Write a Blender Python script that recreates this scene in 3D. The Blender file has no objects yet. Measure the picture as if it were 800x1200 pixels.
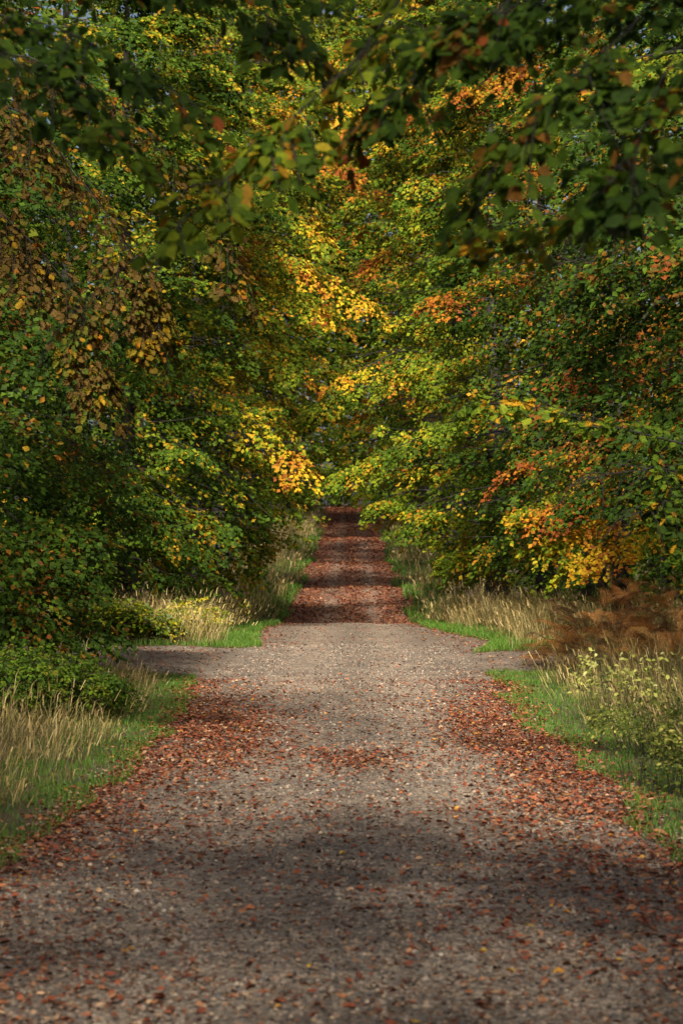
import bpy, math, random
import numpy as np
from mathutils import Vector

SEED = 11
rng = np.random.default_rng(SEED)
random.seed(SEED)
scene = bpy.context.scene
COL = scene.collection

# ------------------------------------------------------------------ camera
CAM_H, FPX = 1.6, 2400.0            # metres, pixels on an 800 px wide frame
PITCH = math.atan(62.0 / FPX)
cam_data = bpy.data.cameras.new("camera")
cam_data.sensor_fit = 'HORIZONTAL'
cam_data.sensor_width = 24.0
cam_data.lens = 24.0 * FPX / 800.0
cam_data.clip_start = 0.1
cam_data.clip_end = 3000.0
cam_data.dof.use_dof = True
cam_data.dof.focus_distance = 27.0
cam_data.dof.aperture_fstop = 4.5
cam = bpy.data.objects.new("camera", cam_data)
cam.location = (0, 0, CAM_H)
cam.rotation_euler = (math.pi / 2 + PITCH, 0, 0)
COL.objects.link(cam)
scene.camera = cam

# ------------------------------------------------------------------ light
SUN_EL, SUN_AZ = math.radians(44), math.radians(186)   # azimuth clockwise from +Y: behind the camera, bracken side
world = bpy.data.worlds.new("World")
scene.world = world
world.use_nodes = True
wn = world.node_tree.nodes
bg = wn["Background"]
sky = wn.new("ShaderNodeTexSky")
sky.sky_type = 'NISHITA'
sky.sun_disc = False
sky.sun_elevation = SUN_EL
sky.sun_rotation = SUN_AZ
sky.dust_density = 6.0
sky.ozone_density = 0.3
world.node_tree.links.new(sky.outputs[0], bg.inputs[0])
bg.inputs[1].default_value = 0.065
sun_data = bpy.data.lights.new("sun", 'SUN')
sun_data.energy = 5.0
sun_data.angle = math.radians(4.5)
sun_data.color = (1.0, 0.93, 0.80)
sun = bpy.data.objects.new("sun", sun_data)
sdir = Vector((math.sin(SUN_AZ) * math.cos(SUN_EL), math.cos(SUN_AZ) * math.cos(SUN_EL), math.sin(SUN_EL)))
sun.rotation_euler = sdir.to_track_quat('Z', 'Y').to_euler()
sun.location = (4, -6, 30)
COL.objects.link(sun)
scene.view_settings.view_transform = 'Standard'
scene.view_settings.look = 'None'
scene.view_settings.gamma = 1.0
scene.view_settings.use_curve_mapping = False
scene.view_settings.exposure = 1.02
scene.render.engine = 'CYCLES'
scene.cycles.use_denoising = True
scene.cycles.max_bounces = 7
scene.cycles.diffuse_bounces = 3
scene.cycles.glossy_bounces = 2
scene.cycles.transmission_bounces = 4
scene.cycles.sample_clamp_indirect = 6.0

# ------------------------------------------------------------------ helpers
def P(px, py, d):
    """Point at depth d (along the road) on the ray of a photo pixel (800 x 1200)."""
    x = (px - 400.0) / FPX
    y = (600.0 - py) / FPX
    c, s = math.cos(PITCH), math.sin(PITCH)
    dy, dz = c - y * s, s + y * c
    t = d / dy
    return np.array([x * t, d, CAM_H + dz * t])

def project(p):
    c, s = math.cos(PITCH), math.sin(PITCH)
    rel = p - np.array([0, 0, CAM_H])
    dep = rel[:, 1] * c + rel[:, 2] * s
    up = -rel[:, 1] * s + rel[:, 2] * c
    dd = np.maximum(dep, 0.05)
    return 400 + FPX * rel[:, 0] / dd, 600 - FPX * up / dd, dep

def smooth(a, b, x):
    t = np.clip((x - a) / (b - a), 0, 1)
    return t * t * (3 - 2 * t)

def wav(x, y, f=1.0, k=0):
    """cheap smooth noise in about -1..1"""
    x = np.asarray(x, float) * f; y = np.asarray(y, float) * f
    o = k * 1.7
    return (np.sin(1.3 * x + 0.7 * y + o) + np.sin(-0.8 * x + 1.9 * y + 2.1 + o) + np.sin(2.7 * x - 1.1 * y + 4.2 + 2 * o)
            + 0.7 * np.sin(3.9 * x + 4.3 * y + 1.1 + o) + 0.5 * np.sin(-6.1 * x + 5.3 * y + 0.4 + 3 * o)) / 3.0

def norm(v):
    return v / np.maximum(np.linalg.norm(v, axis=-1, keepdims=True), 1e-9)

PROF = np.array([(-60, -.2), (-20, 0), (0, 0), (20, 0), (44, .0), (50, .02), (55, 0.0), (58.5, -.34), (61.5, -.62), (64, -.55), (67, -.28), (72, .20), (77, .66), (79, .70),
                 (83, .05), (87, .22), (93, 1.20), (98, 1.62), (101, 1.68), (106, 1.12), (112, 1.72), (122, 2.9), (129, 3.26), (132, 3.26), (137, 2.65), (145, 3.6),
                 (156, 4.75), (160, 4.8), (166, 4.75), (185, 6.0), (230, 7.9), (290, 10.2), (360, 12), (520, 14)], float)
def prof(d):
    return np.interp(d, PROF[:, 0], PROF[:, 1])
_pd = np.linspace(-60, 520, 2901)
_pz = prof(_pd)
_k = np.hanning(13); _k /= _k.sum()
_pz = np.convolve(np.pad(_pz, 6, mode='edge'), _k, mode='valid')
def zprof(d):
    return np.interp(d, _pd, _pz)
def xc(d):
    return 0.0046 * np.asarray(d, float)
def edgeL(d):
    d = np.asarray(d, float)
    e = 1.95 - .26 * np.exp(-((d - 17.5) / 3.8) ** 2) + 0.13 * wav(d, 0, 0.55, 1) + 0.09 * wav(d, 3, 1.7, 2)
    e = e + 0.30 * np.exp(-((d - 28.0) / 2.5) ** 2) + 0.5 * np.exp(-((d - 48) / 6.0) ** 2) * 0.6
    e = e + 11.0 * smooth(29.0, 31.6, d) * (1 - smooth(36.4, 39.4, d))
    e = np.where(d > 57, e + 0.22 + .22 * wav(d, 0, .33, 17) + .12 * wav(d, 0, 1.1, 19), e)
    return e
def edgeR(d):
    d = np.asarray(d, float)
    e = 1.85 + 0.14 * wav(d, 7, 0.6, 3) + 0.08 * wav(d, 9, 1.9, 4)
    e = e + 0.25 * np.exp(-((d - 27.5) / 2.5) ** 2) + 1.0 * np.exp(-((d - 42) / 6.5) ** 2)
    e = e + 9.0 * smooth(30.0, 32.2, d) * (1 - smooth(34.4, 36.8, d))
    e = np.where(d > 57, e + 0.22 + .22 * wav(d, 0, .33, 23) + .12 * wav(d, 0, 1.1, 19), e)
    return e
def edge_dist(x, d):
    """metres outside (+) or inside (-) the road's edge"""
    u = x - xc(d)
    return np.where(u < 0, -u - edgeL(d), u - edgeR(d))
def height(x, d):
    x = np.asarray(x, float); d = np.asarray(d, float)
    u = x - xc(d)
    crown = 0.05 * (1 - np.clip(np.abs(u) / 2.4, 0, 1) ** 2)
    side = smooth(1.9, 3.4, np.abs(u)) * (0.07 + 0.05 * wav(x, d, 0.6, 5)) + smooth(4, 14, np.abs(u)) * (0.25 + 0.2 * wav(x, d, 0.13, 6))
    return zprof(d) + crown + side + 0.012 * wav(x, d, 1.4, 7) - .018 * np.exp(-((np.abs(u) - .72) / .26) ** 2)

def new_mesh(name, verts, faces, cols=None, mat=None, smooth_shade=False):
    """faces: list/array of (n,k) arrays of equal-size polygons"""
    me = bpy.data.meshes.new(name)
    verts = np.ascontiguousarray(verts, np.float32)
    if not isinstance(faces, list):
        faces = [faces]
    faces = [np.asarray(f, np.int32) for f in faces if len(f)]
    loops = np.concatenate([f.ravel() for f in faces])
    sizes = np.concatenate([np.full(len(f), f.shape[1], np.int32) for f in faces])
    starts = np.concatenate([[0], np.cumsum(sizes)[:-1]]).astype(np.int32)
    me.vertices.add(len(verts)); me.vertices.foreach_set("co", verts.ravel())
    me.loops.add(len(loops)); me.loops.foreach_set("vertex_index", loops)
    me.polygons.add(len(sizes)); me.polygons.foreach_set("loop_start", starts)
    if smooth_shade:
        me.polygons.foreach_set("use_smooth", np.ones(len(sizes), bool))
    if cols is not None:
        at = me.color_attributes.new("Col", 'FLOAT_COLOR', 'POINT')
        c4 = np.ones((len(verts), 4), np.float32); c4[:, :3] = cols
        at.data.foreach_set("color", c4.ravel())
    me.update(calc_edges=True)
    if mat is not None:
        me.materials.append(mat)
    return me

def link(name, me, parent=None, loc=None, rot=None, **props):
    o = bpy.data.objects.new(name, me)
    if loc is not None: o.location = [float(v) for v in loc]
    if rot is not None: o.rotation_euler = rot
    if parent is not None: o.parent = parent
    for k, v in props.items(): o[k] = v
    COL.objects.link(o)
    return o

def thing(name, label, category, loc, group=None):
    o = link(name, None, loc=loc, label=label, category=category)
    o.empty_display_size = 0.3
    if group: o["group"] = group
    return o

def tube(path, radii, sides=7):
    path = np.asarray(path, float); radii = np.asarray(radii, float)
    n = len(path)
    t = norm(np.gradient(path, axis=0))
    ref = np.array([0, 0, 1.0]) if abs(t[0, 2]) < 0.9 else np.array([1.0, 0, 0])
    a = norm(np.cross(t, ref)); b = np.cross(t, a)
    ang = np.linspace(0, 2 * math.pi, sides, endpoint=False)
    ring = a[:, None] * np.cos(ang)[None, :, None] + b[:, None] * np.sin(ang)[None, :, None]
    v = (path[:, None] + ring * radii[:, None, None]).reshape(-1, 3)
    i = np.arange(n - 1)[:, None] * sides; j = np.arange(sides)[None]; k = (j + 1) % sides
    f = np.stack([i + j, i + k, i + sides + k, i + sides + j], -1).reshape(-1, 4)
    return v, f

class Wood:
    def __init__(s): s.v, s.f, s.n = [], [], 0
    def add(s, path, radii, sides=6):
        v, f = tube(path, radii, sides); s.v.append(v); s.f.append(f + s.n); s.n += len(v)
    def mesh(s, name, mat):
        return new_mesh(name, np.concatenate(s.v), np.concatenate(s.f), mat=mat, smooth_shade=True)

# leaf outlines: (x along, y across, z up) in units of leaf length
T_SMALL = (np.array([(0, 0, 0), (.48, .39, .07), (1, 0, -.06), (.48, -.39, .07)]), [np.array([(0, 2, 1), (0, 3, 2)])])
T_BEECH = (np.array([(0, 0, 0), (.22, .24, .05), (.60, .30, .06), (1, 0, -.05), (.60, -.30, .06), (.22, -.24, .05)]),
           [np.array([(0, 3, 2, 1), (0, 5, 4, 3)])])
_ok = [(.0, .02), (.12, .06), (.20, .24), (.34, .07), (.42, .36), (.58, .08), (.68, .38), (.82, .08), (.92, .20)]
T_OAK = (np.array([(0, 0, 0)] + [(x, y, .10 * y * 3 * (1 - x)) for x, y in _ok] + [(1, 0, -.10)] + [(x, -y, .06) for x, y in _ok[::-1]]),
         [np.array([(0, 1, 2), (2, 3, 0), (3, 4, 5), (0, 3, 5), (5, 6, 7), (0, 5, 7), (7, 8, 9), (0, 7, 9), (0, 9, 10)][:0] or
                   [(0, 3, 2), (0, 5, 3), (3, 5, 4), (0, 7, 5), (5, 7, 6), (0, 9, 7), (7, 9, 8), (0, 10, 9),
                    (0, 18, 17), (0, 17, 15), (17, 16, 15), (0, 15, 13), (15, 14, 13), (0, 13, 11), (13, 12, 11), (0, 11, 10)])])

def leaves_mesh(name, pos, fwd, nrm, size, col, mat, tmpl=T_SMALL, curl=0.0):
    tv, tf = tmpl
    fwd = norm(fwd); nrm = norm(nrm - fwd * np.sum(nrm * fwd, -1, keepdims=True)); sd = np.cross(nrm, fwd)
    N, K = len(pos), len(tv)
    wid = size * rng.uniform(.85, 1.15, N)
    fold = rng.uniform(.2, 1.6, N) * size
    bend = (rng.uniform(-1, 1, N) * curl) if curl else np.zeros(N)
    z = tv[None, :, 2] * fold[:, None] + bend[:, None] * size[:, None] * (tv[None, :, 0] - .5) ** 2
    v = (pos[:, None] + fwd[:, None] * (tv[None, :, 0] * size[:, None])[..., None]
         + sd[:, None] * (tv[None, :, 1] * wid[:, None])[..., None] + nrm[:, None] * z[..., None]).reshape(-1, 3)
    off = (np.arange(N) * K)[:, None, None]
    faces = [(f[None] + off).reshape(-1, f.shape[1]) for f in tf]
    return new_mesh(name, v, faces, np.repeat(col, K, 0), mat)

# ------------------------------------------------------------------ materials
def mat_new(name):
    m = bpy.data.materials.new(name); m.use_nodes = True
    nt = m.node_tree
    return m, nt, nt.nodes["Principled BSDF"], nt.nodes["Material Output"]
def nd(nt, t, **kw):
    n = nt.nodes.new(t)
    for k, v in kw.items(): setattr(n, k, v)
    return n

def leaf_material(name, trans=0.35, rough=0.5, spec=0.35, vein=0.25):
    m, nt, b, out = mat_new(name)
    at = nd(nt, "ShaderNodeVertexColor", layer_name="Col")
    geo = nd(nt, "ShaderNodeNewGeometry")
    noi = nd(nt, "ShaderNodeTexNoise"); noi.inputs["Scale"].default_value = 45.0; noi.inputs["Detail"].default_value = 2.0
    nt.links.new(geo.outputs["Position"], noi.inputs["Vector"])
    mr = nd(nt, "ShaderNodeMapRange"); mr.inputs[1].default_value = .3; mr.inputs[2].default_value = .7
    mr.inputs[3].default_value = 1 - vein; mr.inputs[4].default_value = 1 + vein
    nt.links.new(noi.outputs[0], mr.inputs[0])
    mul = nd(nt, "ShaderNodeVectorMath", operation='SCALE')
    nt.links.new(at.outputs[0], mul.inputs[0]); nt.links.new(mr.outputs[0], mul.inputs["Scale"])
    nt.links.new(mul.outputs[0], b.inputs["Base Color"])
    b.inputs["Roughness"].default_value = rough
    b.inputs["Specular IOR Level"].default_value = spec
    tr = nd(nt, "ShaderNodeBsdfTranslucent")
    nt.links.new(mul.outputs[0], tr.inputs[0])
    mx = nd(nt, "ShaderNodeMixShader"); mx.inputs[0].default_value = trans
    nt.links.new(b.outputs[0], mx.inputs[1]); nt.links.new(tr.outputs[0], mx.inputs[2])
    nt.links.new(mx.outputs[0], out.inputs[0])
    return m
M_LEAF = leaf_material("leaf", .36, .6, .10)
M_NEAR = leaf_material("leaf_near", .42, .6, .10)
M_DRY = leaf_material("dry_leaf", .12, .62, .25, .35)
M_GRASS = leaf_material("grass_blade", .28, .55, .25, .15)

def bark_material(name, c1, c2):
    m, nt, b, out = mat_new(name)
    tc = nd(nt, "ShaderNodeTexCoord")
    mp = nd(nt, "ShaderNodeMapping"); mp.inputs["Scale"].default_value = (6, 6, 1.2)
    n = nd(nt, "ShaderNodeTexNoise"); n.inputs["Scale"].default_value = 4; n.inputs["Detail"].default_value = 6
    r = nd(nt, "ShaderNodeValToRGB")
    r.color_ramp.elements[0].position = .35; r.color_ramp.elements[0].color = (*c1, 1)
    r.color_ramp.elements[1].position = .7; r.color_ramp.elements[1].color = (*c2, 1)
    bp = nd(nt, "ShaderNodeBump"); bp.inputs["Strength"].default_value = .5; bp.inputs["Distance"].default_value = .03
    nt.links.new(tc.outputs["Object"], mp.inputs[0]); nt.links.new(mp.outputs[0], n.inputs["Vector"])
    nt.links.new(n.outputs[0], r.inputs[0]); nt.links.new(r.outputs[0], b.inputs["Base Color"])
    nt.links.new(n.outputs[0], bp.inputs["Height"]); nt.links.new(bp.outputs[0], b.inputs["Normal"])
    b.inputs["Roughness"].default_value = .9
    return m
M_BARK = bark_material("bark", (.008, .0065, .0045), (.028, .023, .016))
M_TWIG = bark_material("twig_bark", (.008, .006, .004), (.020, .015, .010))

def road_material():
    m, nt, b, out = mat_new("gravel")
    geo = nd(nt, "ShaderNodeNewGeometry")
    L = nt.links.new
    vo = nd(nt, "ShaderNodeTexVoronoi"); vo.inputs["Scale"].default_value = 62
    vo2 = nd(nt, "ShaderNodeTexVoronoi"); vo2.inputs["Scale"].default_value = 150
    big = nd(nt, "ShaderNodeTexNoise"); big.inputs["Scale"].default_value = .8; big.inputs["Detail"].default_value = 6; big.inputs["Roughness"].default_value = .62
    mid = nd(nt, "ShaderNodeTexNoise"); mid.inputs["Scale"].default_value = 9; mid.inputs["Detail"].default_value = 5
    for t in (vo, vo2, big, mid): L(geo.outputs["Position"], t.inputs["Vector"])
    sep = nd(nt, "ShaderNodeSeparateColor"); L(vo.outputs["Color"], sep.inputs[0])
    r = nd(nt, "ShaderNodeValToRGB"); cr = r.color_ramp
    cr.elements[0].position = 0; cr.elements[0].color = (.055, .047, .040, 1)
    cr.elements[1].position = 1; cr.elements[1].color = (.42, .36, .30, 1)
    for p, c in ((.3, (.12, .100, .082, 1)), (.6, (.185, .152, .122, 1)), (.85, (.27, .22, .17, 1))):
        e = cr.elements.new(p); e.color = c
    L(sep.outputs[0], r.inputs[0])
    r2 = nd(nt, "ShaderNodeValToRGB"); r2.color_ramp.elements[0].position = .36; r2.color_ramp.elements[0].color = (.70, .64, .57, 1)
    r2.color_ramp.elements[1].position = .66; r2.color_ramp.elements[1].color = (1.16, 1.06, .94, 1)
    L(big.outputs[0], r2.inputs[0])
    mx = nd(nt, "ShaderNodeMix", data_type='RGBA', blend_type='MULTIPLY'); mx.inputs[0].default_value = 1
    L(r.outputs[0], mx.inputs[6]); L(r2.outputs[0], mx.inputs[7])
    # damp brown mud showing between the stones
    r3 = nd(nt, "ShaderNodeValToRGB"); r3.color_ramp.elements[0].position = .48; r3.color_ramp.elements[0].color = (0, 0, 0, 1)
    r3.color_ramp.elements[1].position = .68; r3.color_ramp.elements[1].color = (.8, .8, .8, 1)
    L(mid.outputs[0], r3.inputs[0])
    mx2 = nd(nt, "ShaderNodeMix", data_type='RGBA'); L(r3.outputs[0], mx2.inputs[0])
    L(mx.outputs[2], mx2.inputs[6]); mx2.inputs[7].default_value = (.075, .052, .036, 1)
    # beyond the crest the stones lie under a mat of trodden leaves, thinner in the wheel tracks
    sp = nd(nt, "ShaderNodeSeparateXYZ"); L(geo.outputs["Position"], sp.inputs[0])
    far = nd(nt, "ShaderNodeMapRange"); far.inputs[1].default_value = 56; far.inputs[2].default_value = 62; L(sp.outputs[1], far.inputs[0])
    ln = nd(nt, "ShaderNodeTexNoise"); ln.inputs["Scale"].default_value = 3.5; ln.inputs["Detail"].default_value = 7; ln.inputs["Roughness"].default_value = .75
    L(geo.outputs["Position"], ln.inputs["Vector"])
    lm = nd(nt, "ShaderNodeMapRange"); lm.inputs[1].default_value = .40; lm.inputs[2].default_value = .52; L(ln.outputs[0], lm.inputs[0])
    uu = nd(nt, "ShaderNodeMath", operation='MULTIPLY_ADD'); uu.inputs[1].default_value = -.0046; L(sp.outputs[1], uu.inputs[0]); L(sp.outputs[0], uu.inputs[2])
    ua = nd(nt, "ShaderNodeMath", operation='ABSOLUTE'); L(uu.outputs[0], ua.inputs[0])
    ub = nd(nt, "ShaderNodeMath", operation='SUBTRACT'); ub.inputs[1].default_value = .72; L(ua.outputs[0], ub.inputs[0])
    uc = nd(nt, "ShaderNodeMath", operation='ABSOLUTE'); L(ub.outputs[0], uc.inputs[0])
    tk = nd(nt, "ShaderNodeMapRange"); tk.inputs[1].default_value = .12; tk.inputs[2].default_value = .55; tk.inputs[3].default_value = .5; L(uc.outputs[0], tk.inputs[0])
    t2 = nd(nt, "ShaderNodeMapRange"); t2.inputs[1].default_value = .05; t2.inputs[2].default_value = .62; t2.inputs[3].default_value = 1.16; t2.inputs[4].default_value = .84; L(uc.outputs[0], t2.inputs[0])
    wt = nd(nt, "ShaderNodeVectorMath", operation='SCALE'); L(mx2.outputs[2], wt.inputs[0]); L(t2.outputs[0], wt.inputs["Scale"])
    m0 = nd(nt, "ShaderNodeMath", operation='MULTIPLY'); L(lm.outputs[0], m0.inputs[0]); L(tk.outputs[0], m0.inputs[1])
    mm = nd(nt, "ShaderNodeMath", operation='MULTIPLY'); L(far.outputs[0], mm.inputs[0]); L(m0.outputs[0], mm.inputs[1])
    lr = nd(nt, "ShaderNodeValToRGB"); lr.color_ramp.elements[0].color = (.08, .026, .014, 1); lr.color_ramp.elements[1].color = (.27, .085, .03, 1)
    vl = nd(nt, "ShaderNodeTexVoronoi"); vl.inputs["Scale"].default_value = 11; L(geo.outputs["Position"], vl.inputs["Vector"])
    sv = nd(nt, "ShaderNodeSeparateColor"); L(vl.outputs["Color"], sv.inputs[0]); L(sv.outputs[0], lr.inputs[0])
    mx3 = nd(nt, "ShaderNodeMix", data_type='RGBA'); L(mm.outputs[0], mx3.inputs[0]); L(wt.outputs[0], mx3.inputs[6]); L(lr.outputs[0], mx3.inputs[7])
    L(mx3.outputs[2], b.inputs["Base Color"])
    ad = nd(nt, "ShaderNodeMath", operation='MULTIPLY_ADD'); ad.inputs[1].default_value = .4
    L(vo2.outputs["Distance"], ad.inputs[0]); L(vo.outputs["Distance"], ad.inputs[2])
    inv = nd(nt, "ShaderNodeMath", operation='SUBTRACT'); inv.inputs[0].default_value = 1; L(ad.outputs[0], inv.inputs[1])
    bp = nd(nt, "ShaderNodeBump"); bp.inputs["Strength"].default_value = .9; bp.inputs["Distance"].default_value = .012
    L(inv.outputs[0], bp.inputs["Height"]); L(bp.outputs[0], b.inputs["Normal"])
    b.inputs["Roughness"].default_value = .85
    return m
M_ROAD = road_material()

def ground_material():
    m, nt, b, out = mat_new("forest_floor")
    L = nt.links.new
    geo = nd(nt, "ShaderNodeNewGeometry")
    n = nd(nt, "ShaderNodeTexNoise"); n.inputs["Scale"].default_value = 1.1; n.inputs["Detail"].default_value = 8; n.inputs["Roughness"].default_value = .7
    f = nd(nt, "ShaderNodeTexNoise"); f.inputs["Scale"].default_value = 30; f.inputs["Detail"].default_value = 4
    L(geo.outputs["Position"], n.inputs["Vector"]); L(geo.outputs["Position"], f.inputs["Vector"])
    r = nd(nt, "ShaderNodeValToRGB")
    r.color_ramp.elements[0].position = .35; r.color_ramp.elements[0].color = (.035, .03, .015, 1)
    r.color_ramp.elements[1].position = .68; r.color_ramp.elements[1].color = (.045, .055, .016, 1)
    e = r.color_ramp.elements.new(.52); e.color = (.075, .040, .018, 1)
    L(n.outputs[0], r.inputs[0]); L(r.outputs[0], b.inputs["Base Color"])
    bp = nd(nt, "ShaderNodeBump"); bp.inputs["Strength"].default_value = 1; bp.inputs["Distance"].default_value = .05
    L(f.outputs[0], bp.inputs["Height"]); L(bp.outputs[0], b.inputs["Normal"])
    b.inputs["Roughness"].default_value = .95
    return m
M_GROUND = ground_material()

def stone_material():
    m, nt, b, out = mat_new("pebble")
    at = nd(nt, "ShaderNodeVertexColor", layer_name="Col")
    nt.links.new(at.outputs[0], b.inputs["Base Color"])
    b.inputs["Roughness"].default_value = .7
    return m
M_STONE = stone_material()

# ------------------------------------------------------------------ ground and road
def grid_faces(nr, nc):
    i = np.arange(nr - 1)[:, None] * nc; j = np.arange(nc - 1)[None]
    return np.stack([i + j, i + j + 1, i + nc + j + 1, i + nc + j], -1).reshape(-1, 4)

gx = np.concatenate([np.linspace(-420, -30, 22)[:-1], np.linspace(-30, -6, 30)[:-1], np.linspace(-6, 6, 61)[:-1], np.linspace(6, 30, 30)[:-1], np.linspace(30, 420, 22)])
gd = np.concatenate([np.linspace(-300, -10, 20)[:-1], np.linspace(-10, 60, 141)[:-1], np.linspace(60, 180, 101)[:-1], np.linspace(180, 700, 50)])
GX, GD = np.meshgrid(gx, gd)
GZ = height(GX, GD)
ed = edge_dist(GX, GD)
GZ = GZ - 0.06 * (1 - smooth(-.25, -.02, ed))
me = new_mesh("ground", np.stack([GX, GD, GZ], -1).reshape(-1, 3), grid_faces(len(gd), len(gx)), mat=M_GROUND, smooth_shade=True)
link("ground", me, kind="structure", label="dark forest floor under the trees and verges", category="ground")

rd = np.concatenate([np.linspace(-14, 28, 170)[:-1], np.linspace(28, 43, 151)[:-1], np.linspace(43, 70, 120)[:-1], np.linspace(70, 300, 300)])
tt = np.linspace(0, 1, 41)
RD = np.repeat(rd[:, None], len(tt), 1)
RX = xc(RD) + (-edgeL(RD)) * (1 - tt[None]) + edgeR(RD) * tt[None]
RZ = height(RX, RD) + 0.004 - 0.035 * (np.abs(tt[None] - .5) > .499)
me = new_mesh("gravel_road", np.stack([RX, RD, RZ], -1).reshape(-1, 3), grid_faces(len(rd), len(tt)), mat=M_ROAD, smooth_shade=True)
link("gravel_road", me, kind="structure", label="grey gravel forest road with a crossing side track", category="road")

# loose stones on the gravel
def pebbles():
    N = 40000
    q = rng.uniform(0, 1, N)
    d = 6.2 / (1 - q * (1 - 6.2 / 40.0))
    d = np.where(rng.uniform(0, 1, N) < .35, rng.uniform(6.2, 40, N), d)
    x = xc(d) + rng.uniform(-2.0, 1.95, N)
    s = rng.lognormal(math.log(.0060), .45, N)
    s = np.clip(s * (0.8 + d / 40), .003, .022)
    oct_v = np.array([(1, 0, 0), (-.2, .9, 0), (-.9, -.5, 0), (.4, -.85, 0), (0, 0, .75)])
    oct_f = np.array([(0, 1, 4), (1, 2, 4), (2, 3, 4), (3, 0, 4)])
    th = rng.uniform(0, 2 * math.pi, N); c, sn = np.cos(th), np.sin(th)
    w = oct_v[None] * (s[:, None, None] * rng.uniform(.7, 1.3, (N, 5, 3)))
    v = np.stack([w[..., 0] * c[:, None] - w[..., 1] * sn[:, None], w[..., 0] * sn[:, None] + w[..., 1] * c[:, None], w[..., 2]], -1)
    v[..., 0] += x[:, None]; v[..., 1] += d[:, None]; v[..., 2] += (height(x, d) + .003)[:, None]
    base = np.array([(.09, .080, .072), (.21, .165, .12), (.32, .25, .18), (.42, .35, .26), (.23, .15, .10), (.05, .044, .04)])
    col = base[rng.choice(6, N, p=[.25, .32, .20, .025, .13, .075])] * rng.uniform(.8, 1.2, (N, 1))
    me = new_mesh("gravel", v.reshape(-1, 3), (oct_f[None] + (np.arange(N) * 5)[:, None, None]).reshape(-1, 3), np.repeat(col, 5, 0), M_STONE)
    link("gravel", me, kind="stuff", label="loose grey and buff gravel stones on the road", category="gravel")
pebbles()

# ------------------------------------------------------------------ fallen leaves
LITTER = np.array([(.20, .050, .020), (.24, .082, .034), (.14, .036, .017), (.28, .13, .060), (.34, .21, .12), (.085, .030, .017), (.42, .20, .03)])
LITTER_W = np.array([.28, .24, .17, .13, .07, .09, .02])
T_FALL = (np.array([(0, 0, .02), (.22, .22, .20), (.60, .25, .26), (1, 0, .12), (.62, -.25, .10), (.25, -.22, .16)]), [np.array([(0, 3, 2, 1), (0, 5, 4, 3)])])

def litter_density(x, d):
    e = -edge_dist(x, d)                                  # metres inside the edge
    u = x - xc(d)
    n = .5 + .5 * wav(x, d * .45, 1.6, 8)
    edge = np.exp(-np.clip(e, 0, 9) / (.20 + .28 * n)) * (e > -.35)
    D = .055 + .93 * edge
    D += 1.5 * np.exp(-((u + 1.25) / .50) ** 2 - ((d - 19.0) / 2.8) ** 2) * (.35 + n)
    D += 1.15 * np.exp(-((u - .02) / .40) ** 2 - ((d - 16.2) / .8) ** 2) * (.3 + n)
    D += 1.3 * np.exp(-((u - 1.35) / .42) ** 2 - ((d - 17.5) / 3.4) ** 2) * (.4 + n)
    D += .45 * np.exp(-((u - 1.5) / .7) ** 2 - ((d - 12.0) / 2.6) ** 2) * (.4 + n)
    D += .55 * np.exp(-((u + 1.7) / .8) ** 2 - ((d - 12.6) / 2.2) ** 2) * (.4 + n)
    D += .22 * np.exp(-((u + 1.7) / .9) ** 2 - ((d - 7.6) / .9) ** 2)
    D += .05 * (d < 14) * n ** 2
    far = (d > 57)
    track = np.exp(-((np.abs(u) - .75) / .33) ** 2)
    D = np.where(far, np.clip(.92 - .55 * track * (.5 + .6 * n), .08, 1), D)
    D = np.where((d > 28.5) & (d < 43) & (np.abs(u) > 2.2), .30 + .7 * np.exp(-np.clip(e, 0, 9) / .35), D)
    return np.clip(D, 0, 1.0)

def litter():
    X, Dd = [], []
    # near field
    N = 165000
    q = rng.uniform(0, 1, N)
    d = np.where(q < .62, rng.uniform(6.0, 28, N), rng.uniform(28, 57, N))
    x = xc(d) + np.where(d > 28, rng.uniform(-7.5, 6.5, N), rng.uniform(-2.9, 2.7, N))
    ok = rng.uniform(0, 1, N) < litter_density(x, d)
    ok &= edge_dist(x, d) < rng.exponential(.11, N)
    x, d = x[ok], d[ok]
    s = rng.uniform(.020, .047, len(x)) * (1 + .009 * d)
    N2 = 46000
    d2 = 57 + (rng.uniform(0, 1, N2) ** 1.7) * 190
    x2 = xc(d2) + rng.uniform(-2.7, 2.6, N2)
    ok = rng.uniform(0, 1, N2) < litter_density(x2, d2)
    x2, d2 = x2[ok], d2[ok]
    s2 = rng.uniform(.08, .12, len(x2)) * (.6 + d2 / 150)
    x = np.concatenate([x, x2]); d = np.concatenate([d, d2]); s = np.concatenate([s, s2])
    N = len(x)
    th = rng.uniform(0, 2 * math.pi, N)
    fwd = np.stack([np.cos(th), np.sin(th), rng.normal(0, .16, N)], -1)
    nrm = np.stack([rng.normal(0, .30, N), rng.normal(0, .30, N), np.ones(N)], -1)
    pos = np.stack([x, d, height(x, d) + .008 + rng.exponential(.009, N)], -1)
    c = LITTER[rng.choice(len(LITTER), N, p=LITTER_W / LITTER_W.sum())] * rng.uniform(.7, 1.25, (N, 1))
    me = leaves_mesh("leaf_litter", pos, fwd, nrm, s, c, M_DRY, T_FALL, .5)
    link("leaf_litter", me, kind="stuff", label="russet beech leaves strewn thickly along the road", category="leaves")
    return N
N_LITTER = litter()
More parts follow.
